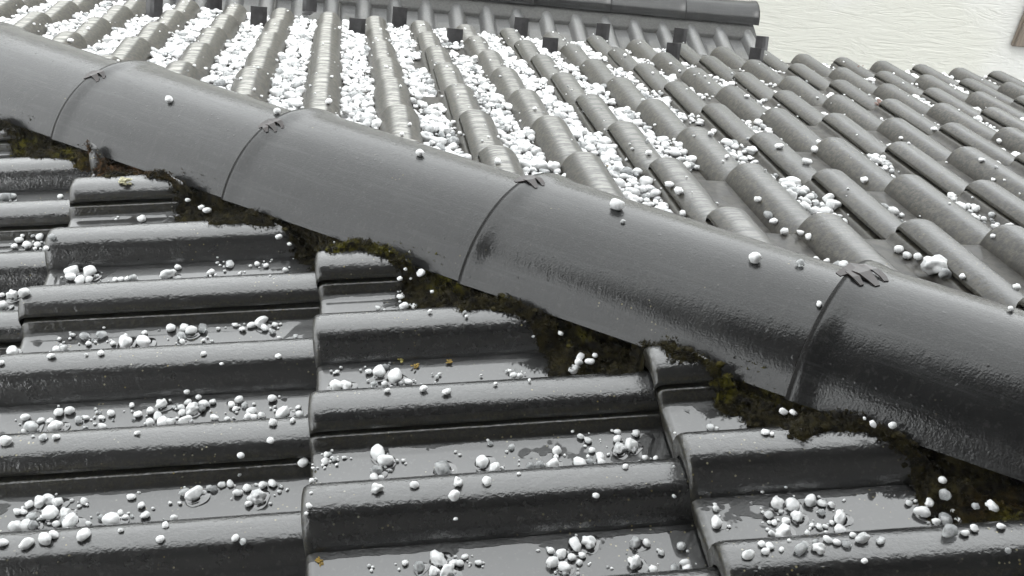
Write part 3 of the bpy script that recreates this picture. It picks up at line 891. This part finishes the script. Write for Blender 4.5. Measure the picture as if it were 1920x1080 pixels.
for rec in HAIL_NEAR.replace('\n', '').split(';'):
    px, py, pr = map(float, rec.split())
    # a stone whose foot is hidden behind the next roll still lies in the pan behind it
    hh = near_hit(px, py + pr * .75)
    if hh is not None and tile_height(hh[2]) > .004:
        for q_ in (.5, .25, 0, -.3, -.6):
            h2 = near_hit(px, py + pr * q_)
            if h2 is not None and tile_height(h2[2]) <= .004 and tile_height(h2[2] + .004) <= .006:
                hh = h2; break
    if hh is None: continue
    P, u, w, t = hh
    if side(P) < 0.145 + cap_q(float((P - OFF - P0) @ h)): continue
    r = pr * t / F_PX
    r = max(r, 0.0018) * 0.98
    P = near_point(u, w)
    if side(P) < 0.178 + cap_q(float((P - OFF - P0) @ h)): P = P + nA * 0.014      # these lie on the moss
    # do not let a stone hang in the step between two courses
    add_stone(P, nA, r, 'near', (int(math.floor((u - UA) / LA)), int(math.floor(w / S))))
    placed_near.append((P, r))
# crumbs of ice round the larger stones
for P, r in list(placed_near):
    for _ in range(rnd.choice((0, 1, 1, 2, 3))):
        a = rnd.uniform(0, 6.28); dd = r * rnd.uniform(1.2, 3.2)
        Q = P + np.array([math.cos(a), math.sin(a), 0]) * dd
        u, w = near_uw(Q)
        if side(Q) < .1 or tile_height(w) > .006: continue
        rr = rnd.uniform(.0012, .0026)
        add_stone(near_point(u, w), nA, rr, 'near', None)

# scattered single small stones over the near slope's pans
for _ in range(260):
    u = UA + rnd.uniform(-1.4, 2.2); w = rnd.uniform(-1.0, 1.6)
    P = near_point(u, w)
    if side(P) < .12 or tile_height(w) > .004: continue
    add_stone(P, nA, rnd.uniform(.0012, .0030), 'near', None)

# on the hip caps
for px, py, pr in ((319, 184, 8), (1157, 381, 14), (1168, 414, 5), (1415, 480, 12), (1537, 568, 7), (787, 285, 9), (1500, 492, 9), (520, 207, 8), (1895, 578, 7), (770, 470, 3), (628, 452, 3)):
    d = ray(px, py + pr * .8); best = None
    # march to the cap surface
    for t in np.arange(0.8, 3.6, 0.0015):
        Q = CAM + d * t - OFF - P0
        th_ = Q @ h
        i = max([j for j, s in enumerate(CAP_T) if s <= th_] or [0])
        L = caps[i].inverted() @ Vector(CAM + d * t)
        if math.hypot(L.x, L.z) < CR0 - (CR0 - CR1) * L.y / CAP_L and L.z > 0:
            best = (CAM + d * t, L, i, t); break
    if best is None: continue
    P, L, i, t = best
    n = np.array(caps[i].to_3x3() @ Vector((L.x, 0, L.z)).normalized())
    add_stone(P, n, pr * t / F_PX, 'cap', i, shape=rnd.choice((0, 1, 2, 5)), sink=.15)

# far slope: thick on the left, thinning to the right, gathered in the pans
def dens(P, u, w):
    px, py, z = project(P)
    d = 1.0 - float(sm(1020, 1500, px + (py - 200) * -0.35))
    d = max(d, 0.34)
    cl = noise.noise(Vector((P[0] * 5.5, P[1] * 5.5, 4))) + .5 * noise.noise(Vector((P[0] * 14, P[1] * 14, 9)))
    return d, cl
cells = {}
def free(P, r):
    k = (int(P[0] / .03), int(P[1] / .03))
    for i in (-1, 0, 1):
        for j in (-1, 0, 1):
            for Q, q in cells.get((k[0] + i, k[1] + j), ()):
                if (P[0] - Q[0]) ** 2 + (P[1] - Q[1]) ** 2 < ((r + q) * .66) ** 2: return False
    cells.setdefault(k, []).append((P, r)); return True
for (px, py, pr) in ((1750, 500, 22), (1735, 505, 14), (1770, 515, 12), (1580, 500, 11), (1440, 405, 10), (1450, 415, 8), (1551, 372, 11), (1560, 385, 14), (1575, 380, 12), (1527, 282, 9), (1512, 303, 9), (1620, 338, 9), (1700, 480, 10), (1710, 475, 9), (1720, 483, 9), (1685, 468, 10), (1470, 435, 9), (1500, 440, 8), (1515, 445, 8), (1420, 375, 8), (1461, 274, 8), (1568, 498, 9), (1550, 492, 8), (1530, 488, 8), (1860, 445, 6), (1840, 300, 6), (1272, 358, 10), (1255, 347, 9), (1333, 251, 7), (1338, 247, 6), (1400, 180, 5), (1750, 242, 6), (1650, 505, 9), (1800, 530, 8), (1905, 538, 8), (1873, 265, 6)):
    hh = far_hit2(px, py + pr * .6)
    if hh is None: continue
    P, u, w, t = hh
    if side(P) > -.08: continue
    r = pr * t / F_PX
    P = far_point(u, w)
    if free(P, r): add_stone(P, nB, r, 'far', (0, int(math.floor(w / S))))
NTRY = 200000
us = rng.uniform(-(VB + 7.0 * LB), 7.85, NTRY); ws = rng.uniform(-3.0, 2.9, NTRY)
rs = np.clip(rng.lognormal(math.log(0.0053), 0.42, NTRY), 0.0024, 0.0130)
order = np.argsort(-rs)
Pall = OFF + us[:, None] * uB + np.stack([UB - ws, 0 * ws, 0 * ws], 1) + nB * (-HR)
sdd = side(Pall); ppx, ppy, ppz = project(Pall)
ok = (sdd < -0.095) & (ppz > .3) & (ppx > -40) & (ppx < 1960) & (ppy > -60)
th_all = tile_height(ws)
nfar = 0
for i in order:
    if not ok[i]: continue
    P = Pall[i]; u, w, r = us[i], ws[i], rs[i]
    d, cl = dens(P, u, w)
    pan = th_all[i] < .004
    if not pan:
        if rnd.random() > (.014 if th_all[i] > .02 else .05) * d: continue
        r *= .55
    else:
        # distance to the neighbouring rolls keeps the bead of stones in the pan
        thr = -0.50 + (1 - d) * 0.80
        if cl < thr: continue
        if d < .4 and rnd.random() > .30 + cl: continue
        if d < .8: r *= .9
    if not free(P, r): continue
    add_stone(far_point(u, w), nB, r, 'far', (1, int(math.floor(w / S)))); nfar += 1
# second layer on the thick part
first = [s for s in stones if s['where'] == 'far']
for s in first:
    px, py, z = project(s['P'])
    if px < 950 and rnd.random() < .12:
        u, w = far_uw(s['P'])
        if tile_height(w) > .004: continue
        r = s['r'] * rnd.uniform(.6, .95)
        add_stone(s['P'] + nB * s['r'] * .9 + np.array([rnd.gauss(0, .005), rnd.gauss(0, .005), 0]), nB, r, 'far', (2, 0), sink=.5)
print('stones', len(stones), nfar)

# ---- choose those that show largest as individuals, the rest as one mass
for s in stones:
    px, py, z = project(s['P'])
    s['px'], s['py'], s['size'] = float(px), float(py), float(s['r'] / z * F_PX)
    s['in'] = -5 < px < 1925 and -5 < py < 1085
vis_ = sorted([s for s in stones if s['in'] and s['cell'] is not None and not (s['where'] == 'far' and s['cell'][0] == 2)], key=lambda s: -s['size'])
single = vis_[:296]
ids = set(id(s) for s in single)
rest = [s for s in stones if id(s) not in ids]

# rest: one mesh, low-resolution copies
lowv = []
for q_ in range(10):
    me = stone_mesh(70 + q_, 1, 0.3 if q_ > 6 else .05, (1.1, .95, .85))
    lowv.append((np.array([v.co[:] for v in me.vertices]), np.array([p.vertices[:] for p in me.polygons])))
    bpy.data.meshes.remove(me)
hi2 = []
for q_ in range(6):
    me = stone_mesh(90 + q_, 2, 0.3 if q_ > 3 else .05, (1.1, .95, .85))
    hi2.append((np.array([v.co[:] for v in me.vertices]), np.array([p.vertices[:] for p in me.polygons])))
    bpy.data.meshes.remove(me)
AV, AF, o_ = [], [], 0
for s in rest:
    bank = hi2 if s['size'] > 5 else lowv
    v, f = bank[rnd.randrange(len(bank))]
    a, b, c = rnd.uniform(0, 6.28), rnd.uniform(-.6, .6), rnd.uniform(-.6, .6)
    R_ = np.array(Matrix.Scale(0.78, 3, Vector((0, 0, 1))) @ Matrix.Rotation(a, 3, 'Z') @ Matrix.Rotation(b, 3, 'X') @ Matrix.Rotation(c, 3, 'Y'))
    AV.append(v @ R_.T * s['r'] + s['P']); AF.append(f + o_); o_ += len(v)
AV = np.concatenate(AV); AF = np.concatenate(AF)
me = bpy.data.meshes.new('hail_mass')
me.vertices.add(len(AV)); me.vertices.foreach_set('co', AV.astype(np.float32).ravel())
me.loops.add(len(AF) * 3); me.loops.foreach_set('vertex_index', AF.astype(np.int32).ravel())
me.polygons.add(len(AF)); me.polygons.foreach_set('loop_start', np.arange(0, len(AF) * 3, 3, dtype=np.int32))
me.polygons.foreach_set('loop_total', np.full(len(AF), 3, dtype=np.int32))
me.update(calc_edges=True); me.validate()
me.polygons.foreach_set('use_smooth', [True] * len(me.polygons))
me.materials.append(M_HAIL)
setp(link('hail', me), 'small white hailstones lying thick in the far slope gutters and thinly elsewhere', None, None, 'stuff')

# ---- labels: size word, order from the left inside its pan, which pan
def ordw(n):
    W = ['first', 'second', 'third', 'fourth', 'fifth', 'sixth', 'seventh', 'eighth', 'ninth', 'tenth', 'eleventh', 'twelfth', 'thirteenth', 'fourteenth', 'fifteenth',
         'sixteenth', 'seventeenth', 'eighteenth', 'nineteenth', 'twentieth']
    return W[n] if n < len(W) else '%dth' % (n + 1)
colname = {0: 'farthest left', 1: 'left', 2: 'middle', 3: 'right'}
for s in single: s['sz'] = 'large' if s['size'] > 11 else ('medium' if s['size'] > 7.5 else 'small')
cells_ = {}
for s in single:
    if s['where'] == 'near': key = ('near', colname.get(s['cell'][0], 'outer'), s['cell'][1])
    elif s['where'] == 'cap': key = ('cap', s['cell'])
    else: key = ('far', s['cell'][1])
    s['key'] = key
    cells_.setdefault(key, {}).setdefault(s['sz'], []).append(s)
pans = sorted(set(k[2] for k in cells_ if k[0] == 'near'))
gut = sorted(set(k[1] for k in cells_ if k[0] == 'far'), reverse=True)
for key, bysize in cells_.items():
    for sz, lst in bysize.items():
        lst.sort(key=lambda s: s['px'])
        for i, s in enumerate(lst):
            pre = 'only %s hailstone' % sz if len(lst) == 1 else ('leftmost %s hailstone' % sz if i == 0 else '%s %s hailstone from the left' % (ordw(i), sz))
            if key[0] == 'near': wh = 'in the %s pan of the %s tile column' % (ordw(pans.index(key[2])), key[1])
            elif key[0] == 'cap': wh = 'on the %s hip cap from the left' % ordw(key[1])
            else: wh = 'in the %s far slope gutter from the left' % ordw(gut.index(key[1]))
            s['label'] = pre + ' ' + wh
def ring_mesh():
    V, Fs = [], []; n = 28
    r = random.Random(3)
    wob = [1 + .10 * math.sin(2 * math.pi * i / n * 2 + 1) + .07 * math.sin(2 * math.pi * i / n * 3 + 2) for i in range(n)]
    prof = [(1.95, -0.02), (1.80, 0.02), (1.62, 0.055), (1.40, 0.075), (1.22, 0.11), (1.08, 0.20), (0.98, 0.36), (0.90, 0.55)]
    for rr, z in prof:
        for i in range(n):
            a = 2 * math.pi * i / n; q = 1 + (wob[i] - 1) * (rr - .9)
            V.append((rr * q * math.cos(a), rr * q * math.sin(a), z))
    for j in range(len(prof) - 1):
        for i in range(n): Fs.append((j * n + i, j * n + (i + 1) % n, (j + 1) * n + (i + 1) % n, (j + 1) * n + i))
    return mesh('meltwater', V, Fs, M_MELT)
k = N('melt_water_film'); k.P(Base_Color=(0.012, 0.012, 0.012, 1), Roughness=0.05, Coat_Weight=1.0, Coat_IOR=1.78, Coat_Roughness=0.02)
M_MELT = k.m
me_ring = ring_mesh()
for s in single:
    me = SHAPES[s['s']][1]
    o = link('hailstone', me)
    n = Vector(s['n'])
    o.matrix_world = Matrix.Translation(Vector(s['P'])) @ n.to_track_quat('Z', 'Y').to_matrix().to_4x4() @ Matrix.Rotation(s['rot'][2], 4, 'Z') @ Matrix.Rotation(s['rot'][0] * .5, 4, 'X') @ Matrix.Scale(s['r'], 4)
    setp(o, s['label'], 'hailstone', 'hailstones lying on the wet roof tiles')
    if s['where'] == 'near':
        u, w = near_uw(s['P'])
        if tile_height(w) < .002 and tile_height(w + s['r']) < .004 and tile_height(w - s['r']) < .004:
            g = near_point(u, w, 0.0003)
            rg = link('meltwater', me_ring, o)
            sc_ = s['r'] * rnd.uniform(.78, .92)
            rg.matrix_parent_inverse = Matrix.Identity(4)
            M_ = frame(g, (0, -1, 0), dA, nA) @ Matrix.Rotation(rnd.uniform(0, 6.28), 4, 'Z') @ Matrix.Scale(sc_, 4)
            rg.matrix_parent_inverse = o.matrix_world.inverted(); rg.matrix_basis = M_

# ------------------------------------------------------------------ small finds: leaves, lichen bits, sprig
def scrap(name, px, py, far, mat, seed, size, label, cat, n=5, up=0.3):
    r = random.Random(seed)
    hh = (far_hit2 if far else near_hit)(px, py)
    if hh is None: return
    P = hh[0]; V, Fs = [], []
    for i in range(n):
        a = r.uniform(0, 6.28); L = size * r.uniform(.5, 1.1); c0 = P + np.array([r.gauss(0, size * .35), r.gauss(0, size * .35), r.uniform(.001, size * up)])
        d = np.array([math.cos(a), math.sin(a), r.uniform(-.2, .5)]); sd_ = np.array([-math.sin(a), math.cos(a), r.uniform(-.3, .3)]) * L * r.uniform(.18, .35)
        k0 = len(V)
        for f, wv in ((0, .15), (.3, .9), (.6, 1.0), (.85, .6), (1, .05)):
            z = np.array([0, 0, math.sin(f * 3) * L * .2])
            V += [c0 + d * L * f + sd_ * wv + z, c0 + d * L * f - sd_ * wv * r.uniform(.6, 1) + z * .6]
        for j in range(4): b = k0 + j * 2; Fs.append((b, b + 1, b + 3, b + 2))
    o = link(name, mesh(name, V, Fs, mat, False))
    m_ = o.modifiers.new('thickness', 'SOLIDIFY'); m_.thickness = .0008
    setp(o, label, cat)
M_YEL = simple('yellow_moss', (0.30, 0.26, 0.06), 0.6, 0.4, 200, 0.2)
M_PALE = simple('pale_lichen', (0.42, 0.40, 0.26), 0.7, 0.35, 220)
M_OCH = simple('ochre_lichen', (0.26, 0.17, 0.03), 0.7, 0.4, 200)
scrap('leaf_scrap', 1645, 196, True, M_LEAF, 1, .020, 'reddish brown leaf scrap caught between rolls of the far slope', 'leaf', 6)
scrap('leaf_scrap', 1612, 125, True, M_LEAF, 4, .012, 'tiny red brown leaf scrap near the far eave beneath the cream wall', 'leaf', 3)
scrap('moss_sprig', 1878, 900, False, M_YEL, 2, .010, 'yellow green moss sprig under the hip ridge at the right edge', 'moss sprig', 9, 1.0)
scrap('lichen_tuft', 232, 345, False, M_PALE, 3, .010, 'pale cream lichen tuft at the upper left under the hip ridge', 'lichen', 26, .8)
scrap('lichen_tuft', 778, 688, False, M_OCH, 5, .0048, 'ochre lichen tuft on the water line of the middle tile column', 'lichen', 10, .4)
scrap('lichen_tuft', 843, 679, False, M_OCH, 6, .0048, 'ochre lichen tuft right of the other one on the same water line', 'lichen', 8, .4)
scrap('lichen_tuft', 756, 678, False, M_YEL, 9, .006, 'small green lichen tuft just left of the ochre one on the water line', 'lichen', 5, .6)
scrap('lichen_tuft', 598, 1055, False, M_OCH, 7, .0048, 'ochre lichen tuft at the lower corner of the bottom middle tile', 'lichen', 10, .4)
scrap('lichen_tuft', 1144, 316, True, M_OCH, 8, .007, 'ochre lichen spot on a far roll above the third hip cap', 'lichen', 6, .2)

# ------------------------------------------------------------------ rain mist between here and the neighbour's wall
hm = bpy.data.materials.new('rain_mist'); hm.use_nodes = True
hn, hl = hm.node_tree.nodes, hm.node_tree.links; hn.clear()
ho = hn.new('ShaderNodeOutputMaterial'); hp = hn.new('ShaderNodeVolumePrincipled')
hp.inputs['Color'].default_value = (0.95, 0.96, 0.97, 1); hp.inputs['Density'].default_value = 0.005
hp.inputs['Anisotropy'].default_value = 0.2
hl.new(hp.outputs[0], ho.inputs['Volume'])
setp(boxobj('haze', (-230, 230, -230, 230, -1.2, 7.2), hm), 'thin rain mist filling the air', kind='stuff')
